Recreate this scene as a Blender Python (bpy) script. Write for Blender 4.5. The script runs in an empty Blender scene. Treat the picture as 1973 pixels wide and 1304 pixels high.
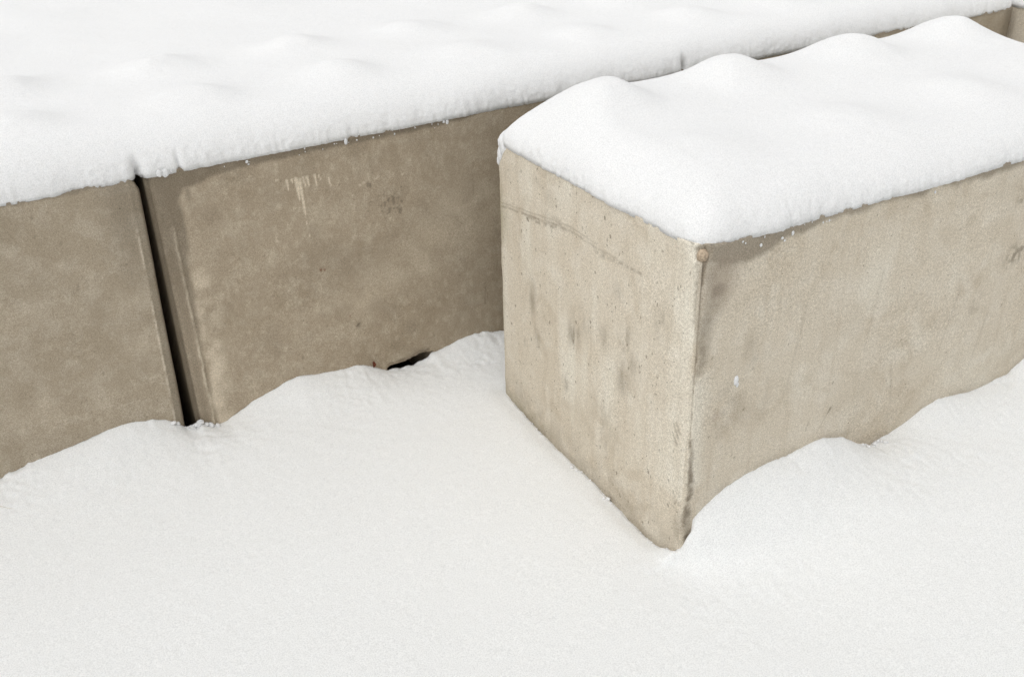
import bpy, math, random
import numpy as np
from mathutils import Matrix, Vector
random.seed(7)
S = bpy.context.scene
C = S.collection

# ---------------------------------------------------------------- camera
cam = bpy.data.cameras.new("camera")
camo = bpy.data.objects.new("camera", cam)
C.objects.link(camo)
fw = Vector((0.42266859, 0.76410917, -0.48732786)); rt = Vector((0.86793297, -0.49605114, -0.02501235)); up = Vector((0.26085171, 0.41239598, 0.87286078))
m = Matrix((rt, up, -fw)).transposed().to_4x4()
m.translation = Vector((-1.116, -1.284, 1.548))
camo.matrix_world = m
cam.sensor_width = 36; cam.lens = 34.43
cam.clip_start = 0.05; cam.clip_end = 500
cam.dof.use_dof = True; cam.dof.focus_distance = 2.15; cam.dof.aperture_fstop = 9
S.camera = camo

# ---------------------------------------------------------------- light: overcast winter day
SUN_DIR = Vector((-0.42, -0.16, 1.0)).normalized()      # towards the light
elev = math.asin(SUN_DIR.z); rot = math.atan2(SUN_DIR.x, SUN_DIR.y)
w = bpy.data.worlds.new("World"); S.world = w; w.use_nodes = True
nt = w.node_tree; bg = nt.nodes["Background"]
sky = nt.nodes.new("ShaderNodeTexSky"); sky.sky_type = 'NISHITA'; sky.sun_disc = False
sky.sun_elevation = elev; sky.sun_rotation = rot
sky.air_density = 1.0; sky.dust_density = 4.0; sky.ozone_density = 1.0
hs = nt.nodes.new("ShaderNodeHueSaturation"); hs.inputs["Saturation"].default_value = 0.06
nt.links.new(sky.outputs[0], hs.inputs["Color"]); nt.links.new(hs.outputs[0], bg.inputs["Color"])
bg.inputs["Strength"].default_value = 0.15
sd = bpy.data.lights.new("sun", 'SUN'); sd.energy = 0.5; sd.angle = math.radians(140); sd.color = (1.0, 0.975, 0.94)
so = bpy.data.objects.new("sun", sd); C.objects.link(so)
so.rotation_euler = SUN_DIR.to_track_quat('Z', 'Y').to_euler()
S.view_settings.view_transform = 'Standard'; S.view_settings.look = 'None'
S.view_settings.exposure = 0.08; S.view_settings.gamma = 1.0
S.render.resolution_x = 1024; S.render.resolution_y = 676

# ---------------------------------------------------------------- numpy noise
def _h(i, j, k, seed):
    n = (i * 73856093) ^ (j * 19349663) ^ (k * 83492791) ^ (seed * 2654435761)
    n &= 0xffffffff
    n = ((n ^ (n >> 15)) * 2246822519) & 0xffffffff
    n = ((n ^ (n >> 13)) * 3266489917) & 0xffffffff
    n = n ^ (n >> 16)
    return n / 4294967295.0
def vn(x, y, z=None, s=1.0, seed=0):
    """value noise in -1..1, feature size s"""
    x = np.asarray(x, float) / s + 1000.3; y = np.asarray(y, float) / s + 1000.7
    z = np.zeros_like(x) + 5.5 if z is None else np.asarray(z, float) / s + 1000.1
    xi, yi, zi = (np.floor(a).astype(np.int64) for a in (x, y, z))
    fx, fy, fz = x - xi, y - yi, z - zi
    fx, fy, fz = (f * f * f * (f * (f * 6 - 15) + 10) for f in (fx, fy, fz))
    r = 0
    for a in (0, 1):
        for b in (0, 1):
            for c in (0, 1):
                r = r + _h(xi + a, yi + b, zi + c, seed) * (fx if a else 1 - fx) * (fy if b else 1 - fy) * (fz if c else 1 - fz)
    return r * 2 - 1
def fbm(x, y, z=None, s=1.0, oct=4, seed=0, gain=.5):
    r = 0; a = 1; t = 0
    for o in range(oct):
        r = r + a * vn(x, y, z, s / 2.03 ** o, seed + o * 17); t += a; a *= gain
    return r / t
def sst(a, b, x):
    t = np.clip((x - a) / (b - a), 0, 1); return t * t * (3 - 2 * t)
def seg(u, v, u0, v0, u1, v1, w0, w1=None, soft=.5):
    """soft capsule mask around a segment, width w0 to w1"""
    w1 = w0 if w1 is None else w1
    du, dv = u1 - u0, v1 - v0; L = du * du + dv * dv + 1e-12
    t = np.clip(((u - u0) * du + (v - v0) * dv) / L, 0, 1)
    d = np.hypot(u - u0 - t * du, v - v0 - t * dv); ww = w0 + (w1 - w0) * t
    return 1 - sst(1 - soft, 1 + soft, d / np.maximum(ww, 1e-5))
def blob(u, v, cu, cv, ru, rv, soft=.9):
    return 1 - sst(1 - soft, 1.0 + soft * .3, np.hypot((u - cu) / ru, (v - cv) / rv))
def poly(u, v, pts, w, soft=.5):
    r = 0 * u
    for (a, b), (c, d) in zip(pts[:-1], pts[1:]): r = np.maximum(r, seg(u, v, a, b, c, d, w, w, soft))
    return r

# ---------------------------------------------------------------- object helpers
def tag(o, label=None, cat=None, group=None, kind=None):
    for k, v in (("label", label), ("category", cat), ("group", group), ("kind", kind)):
        if v: o[k] = v
    return o
def mesh_obj(name, V, F, mat, parent=None, smooth=True, attrs=None):
    me = bpy.data.meshes.new(name)
    V = np.asarray(V, np.float32); F = np.asarray(F, np.int32)
    k = F.shape[1]
    me.vertices.add(len(V)); me.vertices.foreach_set("co", V.ravel())
    me.loops.add(F.size); me.loops.foreach_set("vertex_index", F.ravel())
    me.polygons.add(len(F)); me.polygons.foreach_set("loop_start", np.arange(0, F.size, k, dtype=np.int32))
    me.polygons.foreach_set("loop_total", np.full(len(F), k, np.int32))
    me.polygons.foreach_set("use_smooth", np.full(len(F), smooth, bool))
    me.update(calc_edges=True); me.validate()
    for an, col in (attrs or {}).items():
        at = me.attributes.new(an, 'FLOAT_COLOR', 'POINT'); at.data.foreach_set("color", np.asarray(col, np.float32).ravel())
    me.materials.append(mat)
    o = bpy.data.objects.new(name, me); C.objects.link(o); o.parent = parent
    return o
def grid_faces(nu, nv, off=0, flip=False):
    i = np.arange(nu - 1)[:, None] * nv + np.arange(nv - 1)[None, :] + off
    f = np.stack([i, i + nv, i + nv + 1, i + 1], -1).reshape(-1, 4)
    return f[:, ::-1] if flip else f

# ---------------------------------------------------------------- materials
def N(nt, t, **kw):
    n = nt.nodes.new(t)
    for k, v in kw.items():
        if k.startswith("i_"): n.inputs[k[2:].replace("_", " ")].default_value = v
        else: setattr(n, k, v)
    return n
def noise(nt, co, scale, detail=4, rough=.55, dist=0):
    n = N(nt, "ShaderNodeTexNoise", i_Scale=scale, i_Detail=detail, i_Roughness=rough, i_Distortion=dist)
    nt.links.new(co, n.inputs["Vector"]); return n.outputs["Fac"]
def ramp(nt, fac, a, b, va=0.0, vb=1.0):
    n = N(nt, "ShaderNodeMapRange"); n.interpolation_type = 'SMOOTHSTEP'
    for k, v in (("From Min", a), ("From Max", b), ("To Min", va), ("To Max", vb)): n.inputs[k].default_value = v
    nt.links.new(fac, n.inputs["Value"]); return n.outputs[0]
def mix(nt, fac, A, B, mode='MIX'):
    n = N(nt, "ShaderNodeMix", data_type='RGBA', blend_type=mode)
    n.clamp_factor = True
    for s, v in ((0, fac), (6, A), (7, B)):
        if hasattr(v, "links"): nt.links.new(v, n.inputs[s])
        else: n.inputs[s].default_value = v if s == 0 else (*v, 1)
    return n.outputs[2]
def mul(nt, a, b, op='MULTIPLY'):
    n = N(nt, "ShaderNodeMath", operation=op)
    for s, v in ((0, a), (1, b)):
        if hasattr(v, "links"): nt.links.new(v, n.inputs[s])
        else: n.inputs[s].default_value = v
    return n.outputs[0]

def concrete(name, base, warm, pale, wet, pores=.5, streak=.3, contrast=1.0):
    m = bpy.data.materials.new(name); m.use_nodes = True; t = m.node_tree
    p = t.nodes["Principled BSDF"]
    co = N(t, "ShaderNodeTexCoord").outputs["Object"]
    st = N(t, "ShaderNodeAttribute", attribute_name="stain_shade")
    sp = N(t, "ShaderNodeSeparateColor"); t.links.new(st.outputs["Color"], sp.inputs[0])
    dark, light, rust = sp.outputs; green = st.outputs["Alpha"]
    big = noise(t, co, 3.2, 5, .6, .4); mid = noise(t, co, 14, 6, .65, .3); fine = noise(t, co, 150, 4, .75); grit = noise(t, co, 380, 3, .9)
    c = mix(t, ramp(t, big, .36, .66), base, warm)
    c = mix(t, ramp(t, mid, .44, .66, 0, .60 * contrast), c, pale)
    c = mix(t, ramp(t, noise(t, co, 7.3, 6, .7, .9), .50, .68, 0, .50 * contrast), c, wet)
    # trowel / formwork streaks running down the face
    mp = N(t, "ShaderNodeMapping"); mp.inputs["Scale"].default_value = (46, 46, 2.2); t.links.new(co, mp.inputs["Vector"])
    sk = noise(t, mp.outputs[0], 1.0, 4, .6)
    c = mix(t, ramp(t, sk, .52, .75, 0, streak), c, wet)
    c = mix(t, ramp(t, sk, .46, .25, 0, streak), c, pale)
    # stains laid on the faces, with the front block's painted side shade
    c = mix(t, light, c, tuple(min(1, x * 1.45 + .04) for x in pale))
    c = mix(t, mul(t, dark, .95), c, tuple(x * .42 for x in wet))
    c = mix(t, rust, c, (.16, .045, .018))
    c = mix(t, green, c, (.19, .18, .075))
    # sand grain in the paste
    c = mix(t, ramp(t, fine, .35, .65, .0, .30), c, tuple(x * .62 for x in wet), 'MIX')
    g = mix(t, ramp(t, grit, .35, .65, 0, 1), (.66, .65, .635), (1.29, 1.30, 1.32))
    c = mix(t, .8, c, g, 'MULTIPLY')
    # air-bubble pores
    vo = N(t, "ShaderNodeTexVoronoi", i_Scale=55.0, i_Randomness=1.0); t.links.new(co, vo.inputs["Vector"])
    vc = N(t, "ShaderNodeSeparateColor"); t.links.new(vo.outputs["Color"], vc.inputs[0])
    rad = ramp(t, vc.outputs[0], 1 - pores * .5, 1.0, 0.0, .10)
    pit = N(t, "ShaderNodeMath", operation='LESS_THAN'); t.links.new(vo.outputs["Distance"], pit.inputs[0]); t.links.new(rad, pit.inputs[1])
    c = mix(t, mul(t, pit.outputs[0], .72), c, tuple(x * .25 for x in wet))
    t.links.new(c, p.inputs["Base Color"])
    r = ramp(t, dark, 0, 1, .92, .72); t.links.new(r, p.inputs["Roughness"])
    p.inputs["Specular IOR Level"].default_value = .25
    h = mul(t, mul(t, fine, .5), mul(t, grit, .35), 'ADD'); h = mul(t, h, mul(t, pit.outputs[0], -1.4), 'ADD')
    b = N(t, "ShaderNodeBump", i_Strength=.22, i_Distance=.0008); t.links.new(h, b.inputs["Height"])
    t.links.new(b.outputs[0], p.inputs["Normal"])
    return m
M_front = concrete("pale_concrete", (.69, .622, .508), (.655, .582, .465), (.75, .695, .59), (.50, .42, .31), pores=.85, streak=.34)
M_back = concrete("damp_concrete", (.425, .353, .260), (.395, .325, .236), (.52, .45, .345), (.32, .258, .178), pores=.12, streak=.10)
M_left = concrete("grey_brown_concrete", (.43, .366, .276), (.40, .335, .246), (.52, .455, .36), (.32, .265, .188), pores=.12, streak=.12)

def snow_mat(name, bump=.5, sc=1.0, lo=(.69, .694, .69), hi=(.875, .875, .868)):
    m = bpy.data.materials.new(name); m.use_nodes = True; t = m.node_tree; p = t.nodes["Principled BSDF"]
    co = N(t, "ShaderNodeTexCoord").outputs["Object"]
    f = noise(t, co, 380 * sc, 3, .9); g = noise(t, co, 60 * sc, 4, .65)
    c = mix(t, ramp(t, f, .34, .62), lo, hi)
    t.links.new(c, p.inputs["Base Color"])
    p.inputs["Roughness"].default_value = .95; p.inputs["Specular IOR Level"].default_value = .1
    p.inputs["Subsurface Weight"].default_value = .35
    p.inputs["Subsurface Radius"].default_value = (1.0, .95, .9); p.inputs["Subsurface Scale"].default_value = .012
    h = mul(t, mul(t, f, .8), mul(t, g, .45), 'ADD')
    b = N(t, "ShaderNodeBump", i_Strength=bump, i_Distance=.003); t.links.new(h, b.inputs["Height"]); t.links.new(b.outputs[0], p.inputs["Normal"])
    return m
M_snow = snow_mat("snow_fresh", .55)
M_sground = snow_mat("snow_settled", .6, lo=(.67, .677, .67), hi=(.875, .882, .87))
def plain(name, col, var=.25, rough=.85, sc=200):
    m = bpy.data.materials.new(name); m.use_nodes = True; t = m.node_tree; p = t.nodes["Principled BSDF"]
    co = N(t, "ShaderNodeTexCoord").outputs["Object"]
    c = mix(t, ramp(t, noise(t, co, sc, 4), .3, .7), tuple(x * (1 - var) for x in col), tuple(x * (1 + var) for x in col))
    t.links.new(c, p.inputs["Base Color"]); p.inputs["Roughness"].default_value = rough
    return m

# ---------------------------------------------------------------- ground snow
YB = 1.011; XB = -0.811; AB = 0.0258                 # back row: start point and slight turn
hB = np.array([(-3, .14), (-.9, .12), (-.62, .128), (-.467, .133), (-.429, .144), (-.393, .149), (-.344, .151), (-.310, .155), (-.259, .161), (-.211, .171), (-.152, .174), (-.101, .165), (-.062, .148), (-.036, .127), (-.023, .112), (0, .110), (.014, .118), (.029, .106), (.058, .090), (.084, .094),
               (.141, .119), (.162, .130), (.224, .143), (.266, .158), (.294, .163), (.368, .149), (.431, .141), (.475, .139), (.510, .123), (.552, .096), (.604, .085), (.643, .087), (.666, .088), (.685, .092), (.698, .105), (.730, .108), (.795, .120), (.860, .124), (.901, .118), (.946, .104), (1.2, .10), (3.5, .12)])
hA = np.array([(-.04, .034), (-.012, .050), (0, .074), (.013, .104), (.035, .143), (.069, .169), (.125, .196), (.167, .206), (.240, .215), (.300, .213), (.336, .217), (.373, .222), (.411, .222), (.436, .211), (.479, .198), (.506, .180), (.542, .155), (.568, .146), (.581, .134), (.592, .143), (.647, .149), (.707, .164),
               (.755, .184), (.807, .194), (.865, .186), (.925, .176), (.948, .174), (1.006, .174), (1.077, .180), (1.136, .209), (1.3, .22), (1.8, .19), (3, .15)])
def ground_z(x, y):
    bx = (x - XB) * math.cos(AB) + (y - YB) * math.sin(AB); by = -(x - XB) * math.sin(AB) + (y - YB) * math.cos(AB)
    base = .048 + .010 * fbm(x, y, s=.9, oct=2, seed=3) + .012 * sst(.1, .8, y)
    base = base - .006 * np.exp(-(np.hypot(x + .02, y + .02) / .13) ** 2)
    # drift along the back row
    d = np.maximum(-by, 0); hb = np.interp(bx, hB[:, 0], hB[:, 1])
    wob = 1 + .12 * vn(x, y, s=.25, seed=8)
    k = np.exp(-(d / (.20 * wob)) ** 1.25)
    # the contour of the drift softens away from the wall
    hs_ = 0
    sp0 = .05 + d * .9
    for o in np.linspace(-1.6, 1.6, 11): hs_ = hs_ + np.interp(bx + o * sp0, hB[:, 0], hB[:, 1]) / 11
    mixd = np.exp(-d / .06); hb = hb * mixd + hs_ * (1 - mixd)
    zB = (hb - base) * k
    # drift along the long side of the front block
    dx = np.maximum(-x, 0); dyy = np.maximum(-y, 0); d2 = np.hypot(dx, dyy)
    xx = x
    ha = np.interp(xx, hA[:, 0], hA[:, 1]); hs2 = 0
    sp_ = .06 + dyy * 1.1
    for o in np.linspace(-1.6, 1.6, 13): hs2 = hs2 + np.interp(xx + o * sp_, hA[:, 0], hA[:, 1]) / 13
    mixd2 = np.exp(-d2 / .045); ha = ha * mixd2 + hs2 * (1 - mixd2)
    wA = .11 + .14 * sst(-.02, .5, x)
    k2 = np.exp(-(dyy / (wA * (1 + .06 * vn(x, y, s=.3, seed=18)))) ** 1.3) * (y < .4)
    zA = (ha - base) * k2
    side = sst(.55, .35, y)                          # only in front of the front block
    zA = np.where(y < .4, zA, 0) * side
    fz = sst(0, .16, dyy); zA = zA * sst(0, 1, (x + .02 + .16 * fz) / (.034 + .50 * fz))
    z = base + np.where(by < .3, zB, 0) + zA * (y < .05)
    # hollow where snow has shrunk from the end face
    ne = np.exp(-np.maximum(-x, 0) / .02) * (x < .05) * sst(-.03, .06, y)
    near = np.clip(np.exp(-(d / .16) ** 2) * (by < .02) + .9 * np.exp(-(dyy / .2) ** 2) * (x > -.1) * (y < .05), 0, 1)
    # crumbly surface on the drifts, smooth wind-laid surface elsewhere
    rid = 1 - np.abs(fbm(x, y, s=.038, oct=4, seed=21, gain=.62)) * 2.2
    mask = near * sst(-.1, .45, vn(x, y, s=.11, seed=31))
    z = z + mask * (.0075 * np.clip(rid, -1, 1) - .005)
    z = z + near * .0018 * fbm(x, y, s=.03, oct=3, seed=43)
    z = z + .0015 * fbm(x, y, s=.014, oct=3, seed=41, gain=.7) * (.8 + near)
    ec = np.exp(-np.maximum(-x, 0) / .016) * (x < .03) * sst(-.02, .02, y) * sst(.80, .72, y)
    ec2 = np.exp(-(np.maximum(-x, 0) / .035) ** 2) * (x < .03) * sst(-.01, .005, y) * sst(.84, .78, y)
    z = z + ec2 * (np.interp(y, [0, .04, .08, .167, .32, .54, .78], [.070, .050, .034, .031, .044, .046, .066]) - z) + ec * .008 * fbm(x, y, s=.025, oct=3, seed=44) - .010 * np.exp(-((x + .001) / .005) ** 2) * ec
    z = z + .0012 * fbm(x * .55 + y * .3, y * 1.5 - x * .4, s=.09, oct=3, seed=51) + .006 * fbm(x, y, s=.42, oct=2, seed=61)
    bank = sst(.80, .86, by) * (.70 + .10 * sst(3.0, 3.5, by)) * sst(-12, -9, x)
    z = z + np.maximum(bank, 0)
    inside = sst(.004, .012, by) * sst(.80, .79, by) + sst(.006, .014, x) * sst(.010, .018, y) * sst(.792, .784, y) * (x < 1.59)
    return z - .30 * np.clip(inside, 0, 1)
def axis(fine0, fine1, step, lo, hi):
    a = list(np.arange(fine0, fine1 + 1e-9, step)); s = step; v = a[-1]; r = []
    while v < hi: s = min(s * 1.12, 2.5); v += s; r.append(v)
    s = step; v = a[0]; l = []
    while v > lo: s = min(s * 1.12, 2.5); v -= s; l.append(v)
    return np.array(l[::-1] + a + r)
gx = axis(-1.45, 1.35, .0050, -60, 80); gy = axis(-.75, 1.03, .0050, -60, 90)
X, Y = np.meshgrid(gx, gy, indexing='ij')
Z = ground_z(X, Y)
far = sst(1.9, 6, Y) + sst(8, 20, np.abs(X)); Z = Z + np.clip(far, 0, 1) * .05 * fbm(X, Y, s=3.5, oct=3, seed=71)
g = mesh_obj("ground", np.stack([X, Y, Z], -1).reshape(-1, 3), grid_faces(len(gx), len(gy)), M_sground)
tag(g, "snow covered ground around the concrete blocks", "ground", kind="structure")

# ---------------------------------------------------------------- concrete blocks
def box_grid(L, D, H, step, dense=('front', 'left')):
    fine = lambda n: np.linspace(0, n, max(2, int(round(n / step)) + 1))
    xs, ys, zs = fine(L), fine(D), fine(H)
    cz = lambda n: np.linspace(0, n, max(2, int(round(n / .02)) + 1))
    if 'left' not in dense: yl, zl = cz(D), cz(H)
    else: yl, zl = ys, zs
    xc, yc, zc = cz(L), cz(D), cz(H)
    V = []; F = []; off = 0; side = []
    def add(P, nu, nv, flip, s):
        nonlocal off
        V.append(P.reshape(-1, 3)); F.append(grid_faces(nu, nv, off, flip)); off += nu * nv; side.append(np.full(nu * nv, s))
    a, b = np.meshgrid(xs, zs, indexing='ij'); add(np.stack([a, 0 * a, b], -1), len(xs), len(zs), False, 0)
    a, b = np.meshgrid(yl, zl, indexing='ij'); add(np.stack([0 * a, a, b], -1), len(yl), len(zl), True, 1)
    a, b = np.meshgrid(yc, zs, indexing='ij'); add(np.stack([0 * a + L, a, b], -1), len(yc), len(zs), False, 2)
    a, b = np.meshgrid(xc, zc, indexing='ij'); add(np.stack([a, 0 * a + D, b], -1), len(xc), len(zc), True, 3)
    a, b = np.meshgrid(xc, yc, indexing='ij'); add(np.stack([a, b, 0 * a + H], -1), len(xc), len(yc), False, 4)
    a, b = np.meshgrid(xc, yc, indexing='ij'); add(np.stack([a, b, 0 * a], -1), len(xc), len(yc), True, 5)
    V = np.concatenate(V); F = np.concatenate(F); side = np.concatenate(side)
    key = np.round(V * 20000).astype(np.int64); key = key[:, 0] * 4000037 * 11 + key[:, 1] * 400009 + key[:, 2]
    _, idx, inv = np.unique(key, return_index=True, return_inverse=True)
    return V[idx], inv.ravel()[F], side[idx]
def block(name, L, D, H, step, cv, seed, stain_shade, deform=None, mat=None, ctop=.008, dense=('left',)):
    """cv: widths of the four upright chamfers (x0y0, x1y0, x0y1, x1y1)"""
    V, F, side = box_grid(L, D, H, step, dense); P0 = V.copy()
    x, y, z = (V[:, i].copy() for i in range(3)); X0, Y0, Z0 = x.copy(), y.copy(), z.copy()
    chip = fbm(X0, Y0, Z0, s=.06, oct=3, seed=seed)
    for (ax, ay), c in zip(((0, 0), (1, 0), (0, 1), (1, 1)), cv):
        c = c * (1 + .22 * chip) + .0015
        a = (L - X0) if ax else X0; b = (D - Y0) if ay else Y0
        t = np.maximum(c - a - b, 0) / 2
        x += t * (-1 if ax else 1); y += t * (-1 if ay else 1)
    for b, nx, ny in ((X0, 1, 0), (L - X0, -1, 0), (Y0, 0, 1), (D - Y0, 0, -1)):
        c = ctop * (1 + .8 * fbm(X0, Y0, Z0, s=.035, oct=3, seed=seed + 5))
        t = np.maximum(c - b - (H - Z0), 0) / 2
        x += t * nx; y += t * ny; z -= t
    dn = .0016 * fbm(X0, Y0, Z0, s=.22, oct=3, seed=seed + 9) + .00022 * fbm(X0, Y0, Z0, s=.02, oct=3, seed=seed + 11)
    nx = np.where(X0 < 1e-6, -1, np.where(X0 > L - 1e-6, 1, 0)); ny = np.where(Y0 < 1e-6, -1, np.where(Y0 > D - 1e-6, 1, 0))
    x += dn * nx; y += dn * ny
    if deform: x, y, z = deform(x, y, z, X0, Y0, Z0)
    dk, lt, rs, gn = stain_shade(X0, Y0, Z0)
    col = np.clip(np.stack([dk + 0 * x, lt + 0 * x, rs + 0 * x, gn + 0 * x], -1), 0, 1)
    return mesh_obj(name, np.stack([x, y, z], -1), F, mat, attrs={"stain_shade": col})

def wob(u, v, amp, s, seed):
    return u + amp * fbm(u, v, s=s, oct=3, seed=seed), v + amp * fbm(u, v, s=s, oct=3, seed=seed + 50)
def mott(u, v, s, seed, lo=0, hi=.6): return sst(lo, hi, fbm(u, v, s=s, oct=4, seed=seed))

GB = "concrete blocks laid out in the snow"
# ---- front block
def stain_shade_A(x, y, z):
    long_ = y < 1e-6; end = (x < 1e-6) & ~long_
    u, v = wob(x, z, .020, .06, 101); u = u + .005 * fbm(x, z, s=.012, oct=3, seed=111)
    d = 0 * x; l = 0 * x; r = 0 * x; g_ = 0 * x
    # long side: damp band below the snow, wedge running down from the corner
    bw = np.interp(x, [0, .05, .12, .2, .3, .5, .7, .75, 1.6], [.03, .055, .060, .042, .026, .019, .018, .026, .016])
    band = sst(.8 - bw - .008, .8 - bw + .012, v + .004 * fbm(x, z, s=.02, oct=2, seed=5))
    D = .74 * band
    D = np.maximum(D, .60 * seg(u, v, .060, .80, .026, .64, .060, .026, .98) * (.75 + .5 * mott(x, z, .03, 121, -.3, .4)))
    D = np.maximum(D, .85 * blob(x, z, .030, .790, .014, .010)); D = np.maximum(D, .8 * blob(x, z, .014, .774, .018, .024))
    D = np.maximum(D, .62 * seg(u, v, .030, .67, .016, .53, .026, .009, .98) * (.7 + .5 * mott(x, z, .015, 127, -.3, .4)))
    D = np.maximum(D, .6 * seg(x + .004 * fbm(z, z, s=.015, oct=3, seed=24), z, .010, .70, .009, .50, .006, .004, .9)); D = np.maximum(D, .98 * seg(x + .003 * fbm(z, z, s=.02, oct=3, seed=4), z, .016, .775, .010, .70, .006, .0022, .5))
    xe = x + .003 * fbm(z, z, s=.03, oct=3, seed=14)
    D = np.maximum(D, .8 * seg(xe, z, .009, .70, .008, .55, .0030, .0024, .7) + .55 * seg(xe, z, .007, .56, .009, .34, .0022, .0020, .8) * (.5 + mott(z, z, .03, 122, -.3, .3)))
    D = np.maximum(D, .85 * seg(u, z, .012, .36, .018, .10, .0045, .013, .9) * (.6 + .6 * mott(x, z, .012, 123, -.3, .3)))
    D = np.maximum(D, .38 * blob(u, v, .155, .545, .03, .05) * (.4 + mott(x, z, .02, 7)))
    D = np.maximum(D, .30 * blob(u, v, .11, .40, .055, .11) * mott(x, z, .05, 8, -.2, .5))
    D = np.maximum(D, .34 * blob(u, v, .20, .44, .03, .12) * mott(x, z, .05, 9, -.2, .5))
    D = np.maximum(D, .55 * blob(u, v, .717, .786, .012, .018))
    D = np.maximum(D, .75 * blob(u, v, .985, .545, .055, .040) * mott(x, z, .012, 10, -.2, .25))
    D = np.maximum(D, .65 * blob(u, v, .975, .70, .045, .035) * mott(x, z, .012, 12, -.1, .3))
    D = np.maximum(D, .35 * blob(u, v, .87, .44, .03, .05) * mott(x, z, .02, 13, -.1, .4))
    D = np.maximum(D, .65 * seg(x, z, .421, .300, .414, .288, .004, .002)); D = np.maximum(D, .35 * seg(x, z, .355, .285, .350, .262, .002, .002))
    D = np.maximum(D, .28 * seg(x, z, .414, .288, .385, .245, .0016, .001, .8))
    for (a, b, c, e) in ((.80, .50, .765, .33), (.93, .40, .90, .25), (.60, .37, .63, .24), (.52, .62, .50, .42), (.30, .60, .27, .40)):
        D = np.maximum(D, .17 * seg(x, z, a, b, c, e, .004, .002, .9))
    D = np.maximum(D, .30 * sst(.02, -.01, z - .06 - np.interp(x, hA[:, 0], hA[:, 1]) + .05) * mott(x, z, .04, 19, -.3, .5))
    rg = np.random.default_rng(5)
    for k in range(34):
        a, b = rg.uniform(.02, 1.1), rg.uniform(.1, .75); s = rg.uniform(.0012, .0022)
        if rg.random() < .6: a = abs(rg.normal(.12, .08)) + .01
        D = np.maximum(D, rg.uniform(.4, .9) * seg(x, z, a, b, a - rg.uniform(0, .002), b - rg.uniform(0, .005), s, s * .7))
    d = np.where(long_, D + .10 * mott(x, z, .12, 77, 0, .7) + .06, d)  # the even extra darkening paints the long side's shade into its colour
    l = np.where(long_, .22 * mott(x, z, .18, 14, .05, .7) * sst(.1, .3, x) + .25 * seg(u, v, .02, .50, .03, .25, .02, .02, .8), l)
    r = np.where(long_, .35 * np.clip(blob(x, z, .073, .40, .010, .014) * (1 - .75 * blob(x, z, .073, .40, .006, .009)), 0, 1) + .10 * blob(u, v, .06, .72, .07, .07), r)
    # end face
    u, v = wob(y, z, .010, .05, 131)
    jl = [(.80, .624), (.70, .640), (.605, .653), (.52, .668), (.445, .676), (.34, .673), (.26, .676), (.18, .676)]
    fade = sst(.12, .45, y)
    E = .62 * poly(y, z + .002 * fbm(y, z, s=.03, oct=2, seed=9), jl, .0028, .9) * fade * (.12 + mott(y, z, .02, 15, -.4, .3))
    E = np.maximum(E, .40 * poly(y, z - .010 + .003 * fbm(y, z, s=.04, oct=2, seed=19), jl[:6], .0018, .8) * fade)
    E = np.maximum(E, .62 * seg(u, v, .64, .644, .50, .664, .008, .004, .8) * mott(y, z, .014, 16, -.3, .2))
    E = np.maximum(E, .40 * seg(u, v, .56, .672, .42, .678, .016, .005, .8) * mott(y, z, .02, 17, -.3, .4))
    E = np.maximum(E, .50 * seg(u, v, .34, .668, .18, .676, .007, .003, .8) * mott(y, z, .014, 18, -.2, .3))
    E = np.maximum(E, .95 * seg(y, z, .640, .640, .634, .636, .004, .003)); E = np.maximum(E, .6 * seg(y, z, .60, .645, .58, .648, .003, .003))
    for (cu, cv_, ru, rv, a) in ((.431, .415, .035, .05, .42), (.40, .46, .05, .05, .22), (.30, .47, .035, .045, .28), (.215, .50, .030, .050, .30), (.20, .43, .04, .06, .24), (.465, .265, .018, .030, .50),
                                 (.62, .44, .02, .07, .30), (.60, .33, .02, .04, .25), (.23, .40, .03, .06, .26), (.26, .60, .03, .03, .20), (.66, .29, .012, .02, .30), (.30, .22, .07, .10, .16), (.10, .60, .04, .06, .16)):
        yy = y + .012 * fbm(y * 3, z * .5, s=.04, oct=3, seed=61)
        E = np.maximum(E, 2.1 * a * blob(yy, v, cu, cv_, ru, rv) * mott(y * 2.4, z * .7, .035, int(cu * 999), -.45, .5))
    E = np.maximum(E, .30 * blob(u, v, .62, .73, .16, .035) * mott(y, z, .05, 33, -.4, .5))
    for (a, b, c, e) in ((.042, .385, .026, .358), (.046, .362, .028, .338), (.034, .392, .022, .372)): E = np.maximum(E, .5 * seg(y, z, a, b, c, e, .0015, .004, .6))
    E = np.maximum(E, .55 * blob(y, z, .018, .18, .018, .09) * mott(y, z, .006, 34, .05, .35))
    E = np.maximum(E, .40 * blob(y, z, .004, .12, .03, .05))
    E = np.maximum(E, .75 * seg(u, z, .0, .80, .002, .70, .018, .006, .8) * mott(y, z, .01, 35, -.4, .4))
    E = np.maximum(E, .55 * sst(.022, .0, z - np.interp(y, [0, .1, .3, .5, .8], [.030, .034, .046, .050, .066])) * (.6 + .4 * fbm(y, z, s=.01, oct=2, seed=2)))
    E = np.maximum(E, .34 * sst(.14, .0, z - np.interp(y, [0, .1, .3, .5, .8], [.030, .034, .046, .050, .066])) * mott(y, z, .03, 44, -.6, .4))
    E = np.maximum(E, .8 * blob(u, v, .002, .788, .022, .024) * (.7 + .4 * mott(y, z, .008, 36, -.3, .4))); E = np.maximum(E, .55 * seg(u, z, .0, .78, .0, .64, .010, .005, .9))
    rg = np.random.default_rng(11)
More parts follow.
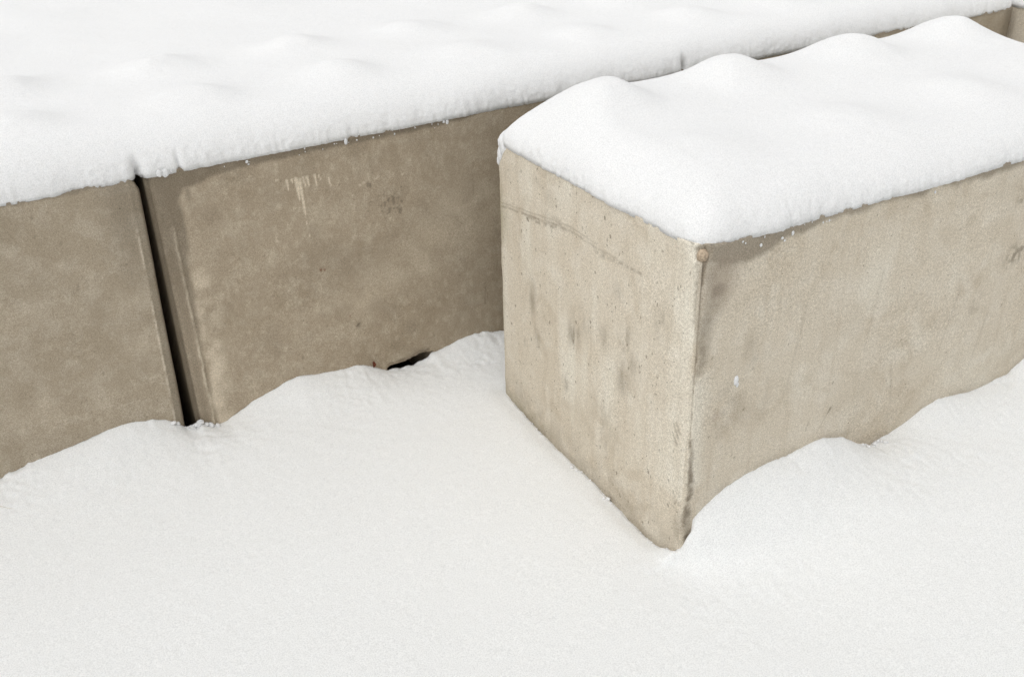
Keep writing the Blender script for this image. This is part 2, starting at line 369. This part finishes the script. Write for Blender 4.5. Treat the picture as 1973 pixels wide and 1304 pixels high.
    for k in range(130):
        a, b = rg.uniform(.01, .79), rg.uniform(.05, .79); s = rg.uniform(.0014, .0023) * (1.3 if rg.random() < .1 else 1)
        E = np.maximum(E, 1.3 * rg.uniform(.45, 1) * seg(y, z, a, b, a + rg.uniform(-.002, .001), b - rg.uniform(0, .006), s, s * .7))
    for a, b, s in ((.431, .398, .0036), (.312, .755, .003), (.36, .79, .003), (.29, .72, .003), (.665, .755, .0022), (.42, .455, .003), (.63, .31, .0026), (.24, .13, .003), (.12, .21, .003)):
        E = np.maximum(E, .95 * seg(y, z, a, b, a - .001, b - .005, s, s * .6))
    d = np.where(end, E, d)
    l = np.where(end, .30 * mott(y * 2, z * .5, .12, 24, -.1, .7) + .16 * sst(.12, .02, y) * (z > .2), l)
    g_ = np.where(end, .50 * sst(.757, .80, y + .010 * fbm(y, z, s=.06, oct=3, seed=55)) + .30 * blob(u, v, .78, .60, .06, .08) + .30 * sst(.10, .05, z) * sst(.45, .8, y), g_)
    g_ = np.where(~long_ & ~end & (y > .5), .6, g_)
    return d, l, r, g_
def deform_A(x, y, z, X, Y, Z):
    # far upper corner broken off
    c = .075 + .012 * fbm(X, Y, Z, s=.03, oct=3, seed=4)
    t = np.maximum(c - (.8 - Y) - (.8 - Z) * .75 - X * .5, 0) * .5
    y = y - t; z = z - t * .8
    # broken near upper corner with a pocket where the stone sits
    d = np.sqrt((X - .006) ** 2 + (Y - .006) ** 2 + (Z - .787) ** 2)
    k = np.clip(1 - d / .026, 0, 1) ** .6; x = x + .010 * k; y = y + .010 * k
    # crack groove down the corner, and cold joint line
    gr = np.exp(-((X - .013) / .004) ** 2) * (Y < 1e-6) * sst(.58, .74, Z); y = y + .007 * gr
    jz = np.interp(Y, [.18, .26, .34, .445, .52, .605, .70, .80], [.676, .676, .673, .676, .668, .653, .640, .624])
    cj = np.exp(-((Z - jz) / .004) ** 2) * (X < 1e-6) * sst(.15, .5, Y); x = x + .0010 * cj * (.5 + vn(Y, Y, s=.05, seed=5))
    return x, y, z
A = block("concrete_block", 1.6, .8, .8, .0025, (.012, .02, .022, .02), 3, stain_shade_A, deform_A, M_front, ctop=.006)
tag(A, "pale concrete block standing in front with its speckled end face towards the viewer", "concrete block", GB)

# ---- back row
def stain_mid(x, y, z):
    f = y < 1e-6
    u, v = wob(x, z, .010, .05, 201)
    bw = np.interp(x, [0, .05, .12, .16, .25, .45, .7, .85, .9, 1.6], [.055, .055, .046, .034, .028, .026, .024, .018, .008, .006])
    D = .72 * sst(.8 - bw - .006, .8 - bw + .008, z + .006 * fbm(x, z, s=.03, oct=3, seed=6))
    edge = np.interp(z, [0, .15, .35, .45, .55, .62, .68, .72, .75, .8], [.048, .050, .050, .052, .056, .064, .066, .062, .078, .11])
    D = np.maximum(D, np.interp(z, [0, .3, .55, .8], [.26, .34, .62, .74]) * sst(.010, -.006, x - edge + .012 * fbm(x, z, s=.05, oct=4, seed=66)))
    D = np.maximum(D, .52 * sst(.038, .028, x) * (.75 + .3 * fbm(x * 4, z, s=.05, oct=3, seed=67)))
    D = np.maximum(D, .95 * sst(.006, .002, x))
    D = np.maximum(D, .5 * blob(u, v, .092, .735, .008, .035))
    D = np.maximum(D, .55 * blob(u, v, .476, .266, .010, .014) + .5 * seg(x, z, .478, .268, .470, .262, .002, .001))
    D = np.maximum(D, .6 * seg(x, z, .882, .27, .880, .215, .0016, .001)); D = np.maximum(D, .4 * seg(x, z, .889, .25, .888, .225, .0014, .001))
    D = np.maximum(D, .30 * seg(x, z, .86, .66, .855, .53, .0012, .001))
    rg = np.random.default_rng(21)
    for k in range(34):
        a, b = rg.normal(.605, .035), rg.normal(.595, .018); s = rg.uniform(.0014, .0034)
        D = np.maximum(D, rg.uniform(.35, .8) * seg(x, z, a, b, a + rg.uniform(-.003, .003), b - .002, s))
    for a, b, s in ((.630, .572, .0065), (.545, .664, .004), (.552, .66, .004), (.60, .58, .005), (.588, .60, .004), (.614, .60, .0045)): D = np.maximum(D, .62 * seg(x, z, a, b, a, b - .008, s, s * .7))
    for k in range(110):
        a, b = rg.uniform(.06, 1.0), rg.uniform(.12, .76); s = rg.uniform(.0013, .0022)
        D = np.maximum(D, rg.uniform(.25, .6) * seg(x, z, a, b, a, b - .002, s))
    D = np.maximum(D, .34 * mott(x, z, .30, 71, .0, .7) * sst(.30, .5, z))
    D = np.maximum(D, .22 * mott(x, z, .05, 72, .0, .7))
    D = np.maximum(D, .70 * blob(u, v, .655, .118, .030, .018) * (.7 + .5 * fbm(x, z, s=.01, oct=2, seed=73)) + .5 * blob(u, v, .60, .108, .02, .010))
    L = .95 * seg(x + .005 * fbm(z, z, s=.04, oct=4, seed=3), z, .040, .66, .041, .10, .0024, .0030, .7) * (.55 + mott(x, z, .02, 74, -.4, .3))
    for a, b, c, s in ((.331, .716, .690, .0034), (.344, .716, .706, .0030), (.355, .716, .660, .0046), (.364, .712, .618, .0040), (.374, .716, .692, .0026), (.384, .714, .690, .0036), (.405, .716, .682, .0028), (.416, .712, .700, .0018), (.441, .700, .678, .0022), (.368, .60, .555, .0010)):
        L = np.maximum(L, .95 * seg(x, z, a, b, a + .003, c, s * 1.05, s * .4, .6))
    for a, b in ((.305, .722), (.340, .64), (.524, .664), (.534, .668), (.566, .672), (.574, .676), (.50, .64), (.60, .555), (.645, .668)): L = np.maximum(L, .5 * seg(x, z, a, b, a + rg.uniform(-.004, .006), b, .0030, .0020))
    L = np.maximum(L, .75 * sst(.04, .06, x) * sst(.125, .075, x + .015 * fbm(x, z, s=.06, oct=3, seed=75)) * sst(.68, .45, z) * mott(x, z, .05, 76, -.5, .4))
    L = np.maximum(L, .40 * seg(u, v, .50, .34, .85, .52, .05, .09, .9) * (.6 + .5 * fbm(x, z, s=.05, oct=3, seed=78)))
    L = np.maximum(L, .18 * mott(x, z, .10, 79, .05, .6) * sst(.45, .10, x))
    L = np.maximum(L, .20 * mott(x * 1.5, z, .018, 80, .0, .5))
    R_ = .9 * (seg(x, z, .389, .456, .389, .454, .0028) + seg(x, z, .398, .456, .399, .451, .0018)) + .5 * seg(x, z, .455, .30, .455, .296, .0015)
    return np.where(f, D, .35), np.where(f, L, 0), np.where(f, R_, 0), 0
def deform_mid(x, y, z, X, Y, Z):
    # lifting slot in the foot of the block, with a chipped lip
    top = .113 + .006 * fbm(X, Z, s=.02, oct=3, seed=91) + .010 * sst(.60, .66, X)
    ins = sst(.548, .562, X) * sst(.698, .684, X) * (Z < top) * (Y < 1e-6)
    shallow = sst(.12, .103, Z)
    y = y + ins * (.006 + .22 * (Z < .101 + .008 * sst(.60, .66, X) + .004 * fbm(X, Z, s=.015, oct=2, seed=92)))
    # cast ridge left by the mould beside the chamfer
    y = y - .0035 * np.exp(-((X - .040 - .002 * fbm(Z, Z, s=.05, oct=2, seed=3)) / .0035) ** 2) * (Y < 1e-6) * sst(.72, .60, Z)
    return x, y, z
def back_place(o, s, lift=0):
    o.location = (XB + s * math.cos(AB), YB + s * math.sin(AB), lift); o.rotation_euler = (0, 0, AB)
Bm = block("concrete_block", 1.596, .8, .8, .0032, (.014, .02, .02, .02), 31, stain_mid, deform_mid, M_back, ctop=.006, dense=())
back_place(Bm, .010)
tag(Bm, "long brown back row block with white drips and a dark slot at its foot", "concrete block", GB)

def stain_left(x, y, z):
    f = y < 1e-6; X = 1.6 - x
    u, v = wob(X, z, .012, .06, 301)
    D = .68 * sst(.783, .795, z + .006 * fbm(x, z, s=.03, oct=3, seed=6))
    D = np.maximum(D, .50 * sst(.034, .016, X + .004 * fbm(x, z, s=.04, oct=3, seed=31)) + .2 * sst(.004, .001, X))
    D = np.maximum(D, .46 * sst(.14, .03, u) * sst(.40, .74, v))
    D = np.maximum(D, .5 * blob(u, v, .05, .60, .05, .09) * mott(x, z, .06, 82, -.5, .5))
    D = np.maximum(D, .28 * mott(x, z, .20, 83, 0, .6))
    D = np.maximum(D, .26 * sst(.22, .12, z) * mott(x, z, .08, 84, -.5, .5))
    for b in (.592, .596, .602): D = np.maximum(D, .35 * seg(X, z, .05, b, .09, b + .004, .0012, .001))
    L = .9 * seg(X + .003 * fbm(z, z, s=.04, oct=3, seed=31), z, .024, .70, .026, .12, .0018, .0018, .7) * mott(x, z, .02, 85, -.5, .2)
    L = np.maximum(L, .26 * mott(x, z, .12, 86, .0, .6)); L = np.maximum(L, .22 * mott(x, z, .025, 87, .1, .6))
    rg = np.random.default_rng(22)
    for k in range(80):
        a, b = rg.uniform(.02, .5), rg.uniform(.15, .76); s = rg.uniform(.0010, .002)
        D = np.maximum(D, rg.uniform(.3, .6) * seg(X, z, a, b, a, b - .002, s))
    return np.where(f, D, .4), np.where(f, L, 0), 0, 0
def deform_left(x, y, z, X, Y, Z):
    # upper corner rounded off
    t = np.maximum(.022 - (1.6 - X) - (.8 - Z) * .6, 0) * .5; x = x - t; z = z - t * .9
    y = y - .003 * np.exp(-((1.6 - X - .024) / .003) ** 2) * (Y < 1e-6)
    x = x - .020 * np.clip(1 - Z / .8, 0, 1) * sst(1.2, 1.6, X)      # the gap opens towards the ground
    return x, y, z
Bl = block("concrete_block", 1.6, .8, .8, .0042, (.02, .007, .02, .02), 41, stain_left, deform_left, M_left, ctop=.006, dense=())
back_place(Bl, -1.6 - .003)
tag(Bl, "grey brown concrete block of the back row, left of the narrow dark gap", "concrete block", GB)

def stain_far(x, y, z):
    D = .6 * sst(.78, .795, z) + .25 * mott(x, z, .1, 93, 0, .6); D = np.maximum(D, .7 * sst(1.50, 1.56, x + .02 * fbm(x, z, s=.05, oct=3, seed=94)) * (y < 1e-6))
    return D, .2 * mott(x, z, .08, 95, .1, .6), 0, 0
Bf = block("concrete_block", 1.597, .8, .8, .010, (.02, .02, .02, .02), 51, stain_far, None, M_left, ctop=.006)
back_place(Bf, 1.613)
tag(Bf, "concrete block of the back row half hidden beyond the front block's snowy humps", "concrete block", GB)
def stain_cross(x, y, z): return .15 * mott(y, z, .1, 96, 0, .6), .2 * mott(y, z, .1, 97, 0, .6), 0, 0
Bc = block("concrete_block", .8, 1.6, .8, .012, (.02, .02, .02, .02), 61, stain_cross, None, M_front, ctop=.006)
Bc.location = (2.432, .10, 0); Bc.rotation_euler = (0, 0, .012)
tag(Bc, "pale crosswise concrete block at the far right end of the back row", "concrete block", GB)

# ---------------------------------------------------------------- snow caps
def edge_axis(L, r, n, step):
    a = r * (1 - np.cos(np.linspace(0, math.pi / 2, n))); mid = np.linspace(r, L - r, max(2, int((L - 2 * r) / step)))[1:-1]
    return np.concatenate([a, mid, (L - a)[::-1]])
def cap(name, L, D, H, bumps, T, seed, step=.006, r=.11, over=.004, low=None, notch=()):
    xs = edge_axis(L, r, 34, step); ys = edge_axis(D, r, 34, step)
    if D > 3: ys = np.concatenate([ys[ys < .85], np.arange(.86, D - r, .011), ys[ys > D - r]])
    X, Y = np.meshgrid(xs, ys, indexing='ij')
    wx = np.minimum(X, L - X) ; wy = np.minimum(Y, D - Y)
    rr = r * (1 + .18 * vn(X, Y, s=.2, seed=seed))
    ax, ay = np.clip(1 - wx / r, 0, 1), np.clip(1 - wy / r, 0, 1)
    mq = np.maximum(ax, ay); sn = (ax ** 4.5 + ay ** 4.5) ** (1 / 4.5); kq = np.where(sn > 0, mq / np.maximum(sn, 1e-9), 1)
    X = np.where(ax > 0, np.where(X < L / 2, 1, -1) * r * (1 - ax * kq) + np.where(X < L / 2, 0, L), X)
    Y = np.where(ay > 0, np.where(Y < D / 2, 1, -1) * r * (1 - ay * kq) + np.where(Y < D / 2, 0, D), Y)
    prof = np.clip(1 - mq ** 1.9, 0, 1) ** (.56 + .08 * vn(X, Y, s=.15, seed=seed))
    px, py = prof, 1.0
    t = T * (1 + .10 * fbm(X, Y, s=.35, oct=2, seed=seed + 1))
    b = 0 * X
    for (cx, cy, h, s1, s2) in bumps:
        ex, ey = X - cx + .012 * fbm(X, Y, s=.15, oct=2, seed=seed + 8), Y - cy
        rad = (np.abs(ex / s1) ** 2.3 + np.abs(ey / s2) ** 2.3)
        b = b + h * np.exp(-rad * .75) * (1 + .25 * fbm(X, Y, s=.09, oct=2, seed=seed + 33))
    Zt = (t + b) * px * py
    if low: Zt = Zt * low(X, Y)
    # clumpy crystals, strongest on the rim
    nd = 0 * X; nw = 0 * X
    for (nx_, ny_, wd, dp) in notch:
        gq = np.exp(-np.abs((X - nx_) / wd) ** 1.5 - ((Y - ny_) / .011) ** 2); nd = np.maximum(nd, gq * dp); nw = np.maximum(nw, gq)
    Zt = Zt * (1 - nd)
    rim = np.exp(-(np.minimum(wx, wy) / .04))
    Zt = Zt + (.0007 + .0012 * rim) * fbm(X, Y, s=.012, oct=3, seed=seed + 3) + .0016 * fbm(X, Y, s=.10, oct=2, seed=seed + 4) * px * py
    Zt = Zt - .0035 * (1 - px * py > .97)
    jf = .0075 * fbm(X * 1.0, Y, s=.035, oct=4, seed=seed + 5, gain=.72)
    jx = over - .001 + .0010 * fbm(X, Y, Zt * 2, s=.015, oct=3, seed=seed + 5) + .006 * fbm(X, Y, s=.13, oct=2, seed=seed + 6) - .001
    jw = lambda d: np.exp(-(d / .025))
    X2 = X + jx * jw(X) * -1 + jx * jw(L - X); Y2 = Y - jx * jw(Y) + jx * jw(D - Y)
    jn = lambda d: np.exp(-(d / .010))
    X2 = X2 - jf * jn(X) + jf * jn(L - X); Y2 = Y2 - jf * jn(Y) + jf * jn(D - Y)
    # fine fuzz on the steep side
    f1 = .0017 * fbm(X * 1.0, Y * .5, Zt, s=.006, oct=2, seed=seed + 12, gain=.7)
    Y2 = Y2 - f1 * jw(Y); X2 = X2 - f1 * jw(X)
    zz = H + Zt - .006 * (mq > .999)
    Y2 = Y2 + nd * .045 * jw(Y)
    V = np.stack([X2, Y2, zz], -1).reshape(-1, 3); nu, nv = len(xs), len(ys)
    F = grid_faces(nu, nv)
    # skirt going into the top of the block
    ring = np.concatenate([np.arange(nu) * nv, (nu - 1) * nv + np.arange(1, nv), (np.arange(nu - 2, -1, -1)) * nv + nv - 1, np.arange(nv - 2, 0, -1)])
    B = V[ring].copy(); B[:, 2] = H - .006; cx, cy = L / 2, D / 2
    B[:, 0] = np.clip(B[:, 0], .006, L - .006); B[:, 1] = np.clip(B[:, 1], .006, D - .006)
    o = len(V); n = len(ring); j = np.arange(n); k = (j + 1) % n
    F2 = np.stack([ring[j], o + j, o + k, ring[k]], -1)
    V = np.concatenate([V, B]); F = np.concatenate([F, F2])
    return V, F
def lump(c, r, seed, n=26):
    th = np.linspace(0, math.pi, n); ph = np.linspace(0, 2 * math.pi, 2 * n)
    a, b = np.meshgrid(th, ph, indexing='ij')
    D = np.stack([np.sin(a) * np.cos(b), np.sin(a) * np.sin(b), np.cos(a)], -1)
    k = 1 + (.40 if n < 12 else .18) * fbm(D[..., 0], D[..., 1], D[..., 2], s=.6, oct=4, seed=seed, gain=.7)
    P = D * k[..., None] * np.array(r) + np.array(c)
    return P.reshape(-1, 3), grid_faces(n, 2 * n)
def join(parts):
    V = []; F = []; o = 0
    for v, f in parts: V.append(v); F.append(f + o); o += len(v)
    return np.concatenate(V), np.concatenate(F)
def flakes(pts, seed):
    rg = np.random.default_rng(seed); r = []
    for (x, y, z, s) in pts:
        r.append(lump((x, y, z), (s * rg.uniform(.6, 1.7), s * .5, s * rg.uniform(.6, 2.2)), int(rg.integers(999)), 8))
    return r
GS = "snow lying on top of the blocks"
rg = np.random.default_rng(3)
bA = [(.19, .60, .050, .088, .09), (.60, .61, .050, .085, .09), (1.0, .60, .047, .088, .09), (1.40, .61, .046, .085, .09),
      (.20, .23, .016, .09, .09), (.60, .23, .022, .09, .09), (1.0, .23, .028, .09, .09), (1.40, .23, .028, .09, .09)]
lowA = lambda X, Y: (.80 + .22 * sst(.1, .6, Y) - .02 * sst(.6, 1.4, X)) * (1 - .30 * np.exp(-(X / .10) ** 2) * sst(.45, .8, Y))
fl = [(rg.uniform(.08, .34), -.001, .8 - abs(rg.normal(.014, .010)), rg.uniform(.0008, .0018)) for k in range(14)]
fl += [(.212, -.001, .765, .0018), (.205, -.001, .772, .0030), (.232, -.001, .776, .0027), (.150, -.001, .770, .003), (.640, -.001, .776, .0036)]
capA = join([cap("c", 1.6, .8, .8, bA, .104, 400, step=.0040, r=.135, low=lowA)] + flakes(fl, 4) +
            [lump((.050, .768, .786), (.050, .040, .042), 5), lump((.030, .785, .760), (.026, .020, .034), 6), lump((.020, .795, .742), (.014, .010, .020), 9)])
o = mesh_obj("snow_blanket", *capA, M_snow)
tag(o, "thick humped snow lying on top of the pale front block", "snow", GS)

def row_bumps(hs):
    b = []
    for k, (h1, h2) in enumerate(hs):
        b += [(.2 + .4 * k, .20, h1, .090, .085), (.2 + .4 * k, .60, h2, .090, .085)]
    return b
fl = [(rg.uniform(.10, .80), -.001, .8 - abs(rg.normal(.010, .006)), rg.uniform(.0008, .0018)) for k in range(46)]
fl += [(.243, -.002, .784, .0026), (.246, -.002, .777, .0018), (.500, -.002, .786, .0042), (.530, -.002, .784, .003), (.78, -.002, .79, .005), (.79, -.002, .785, .0035), (.05, -.002, .795, .0055), (.037, -.003, .797, .005), (.064, -.002, .797, .004)]
rb = []
for k in range(12):
    rb += [(.2 + .4 * k + .01 * (k // 4), .23, .020 + .005 * (k % 3), .085, .085), (.2 + .4 * k + .01 * (k // 4), .60, .028 + .006 * (k % 2), .092, .088)]
for k in range(26): rb.append((.15 + 4.5 * ((k * .618) % 1), 1.0 + 2.1 * k / 26, .008 + .010 * ((k * .37) % 1), .16, .13))
cm = join([cap("c", 4.83, 3.5, .8, rb, .098, 500, step=.0045, r=.12, over=.003, notch=((1.608, 0.0, .007, .93), (1.70, .0, .004, .22), (3.222, 0.0, .008, .85)))] + [(v + np.array([1.616, 0, 0]), f) for v, f in flakes(fl, 8)])
o = mesh_obj("snow_blanket", *cm, M_snow); back_place(o, -1.609)
tag(o, "long humped blanket of snow over the back row and the bank behind it", "snow", GS)
V, F = cap("c", .8, 1.6, .8, [(.2 + .4 * i, .2 + .4 * j, .045, .09, .09) for i in (0, 1) for j in range(4)], .085, 800, step=.012, r=.10)
o = mesh_obj("snow_blanket", V, F, M_snow); o.location = Bc.location; o.rotation_euler = Bc.rotation_euler
tag(o, "snow on the crosswise block at the upper right corner", "snow", GS)

# ---------------------------------------------------------------- small things
V, F = lump((0, 0, 0), (.0115, .0115, .0125), 77, 18)
pb = mesh_obj("embedded_stone", V, F, plain("stone_tan", (.42, .33, .235), .35, .85, 160), A); pb.location = (.0165, .0125, .776)
pb["label"] = "round tan stone showing in the broken upper corner"
V, F = join([lump((0, 0, 0), (.006, .003, .012), 13, 14), lump((.004, 0, -.012), (.004, .002, .006), 14, 10)])
sc_ = mesh_obj("snow_clump", V, F, M_snow); sc_.location = (.121, -.001, .473)
tag(sc_, "tiny white snow clump stuck low on the long side of the pale front block", "snow clump")
# dry leaf scrap at the foot of the wall
def leaf(n=10):
    u, v = np.meshgrid(np.linspace(-1, 1, n), np.linspace(0, 1, n), indexing='ij')
    wv = .0055 * np.sqrt(np.clip(1 - (2 * v - 1) ** 2, 0, 1)); x = u * wv + .002 * np.sin(v * 5); z = v * .020
    y = .002 * np.cos(u * 3) + .0015 * fbm(u, v, s=.4, oct=2, seed=3)
    a = np.stack([x, y, z], -1).reshape(-1, 3); b = a + np.array([0, .0006, 0])
    return join([(a, grid_faces(n, n)), (b, grid_faces(n, n, flip=True))])
lf = mesh_obj("leaf_scrap", *leaf(), plain("rust_leaf", (.17, .045, .02), .3, .8, 300))
sx = .513; lf.location = (XB + sx * math.cos(AB), YB + sx * math.sin(AB) - .008, .122); lf.rotation_euler = (.1, .15, .3)
tag(lf, "rust red scrap of dry leaf poking from the snow at the foot of the wall", "leaf")
def stem(pts, r):
    V = []; n = 6; P = [Vector(p) for p in pts]
    for i, p in enumerate(P):
        t = (P[min(i + 1, len(P) - 1)] - P[max(i - 1, 0)]).normalized(); a = t.cross(Vector((0, 0, 1))).normalized(); b = t.cross(a)
        rr = r * (1 - .6 * i / (len(P) - 1))
        for k in range(n):
            an = 2 * math.pi * k / n; V.append(tuple(p + a * rr * math.cos(an) + b * rr * math.sin(an)))
    F = [(i * n + k, i * n + (k + 1) % n, (i + 1) * n + (k + 1) % n, (i + 1) * n + k) for i in range(len(P) - 1) for k in range(n)]
    return V, F
M_straw = plain("straw", (.62, .58, .50), .2, .9, 100)
x0, y0 = -1.31, .918
pts = [(x0 + k * .0115, y0 - k * .0071 - .0006 * k * (k % 2), float(ground_z(np.array([x0 + k * .0115]), np.array([y0 - k * .0071]))[0]) + .0012 + .0012 * math.sin(k)) for k in range(7)]
V, F = stem(pts[:5], .0009); st_ = mesh_obj("grass_stem", V, F, M_straw)
tag(st_, "thin dry grass stem lying on the ground snow below the left block", "grass stem")

# crumbs of broken snow lying on the drifts
rg = np.random.default_rng(77); parts = []
def crumb(x, y, s_):
    z = float(ground_z(np.array([x]), np.array([y]))[0]); parts.append(lump((x, y, z + s_ * .35), (s_ * rg.uniform(.8, 1.5), s_ * rg.uniform(.8, 1.4), s_ * rg.uniform(.6, 1.0)), int(rg.integers(9999)), 7))
for k in range(14): crumb(rg.normal(.59, .02), -abs(rg.normal(.006, .008)) - .004, min(.005, .0020 + rg.exponential(.0012)))
for k in range(22): crumb(XB + rg.normal(.012, .022), YB - abs(rg.normal(.006, .008)) - .003, min(.007, .0022 + rg.exponential(.002)))
for k in range(40): crumb(-abs(rg.normal(.0, .006)) - .002, rg.uniform(.02, .75), min(.005, .0013 + rg.exponential(.001)))
o = mesh_obj("snow_crumbs", *join(parts), M_snow)
tag(o, "loose crumbs of snow lying at the foot of the blocks", "snow crumbs", kind="stuff")
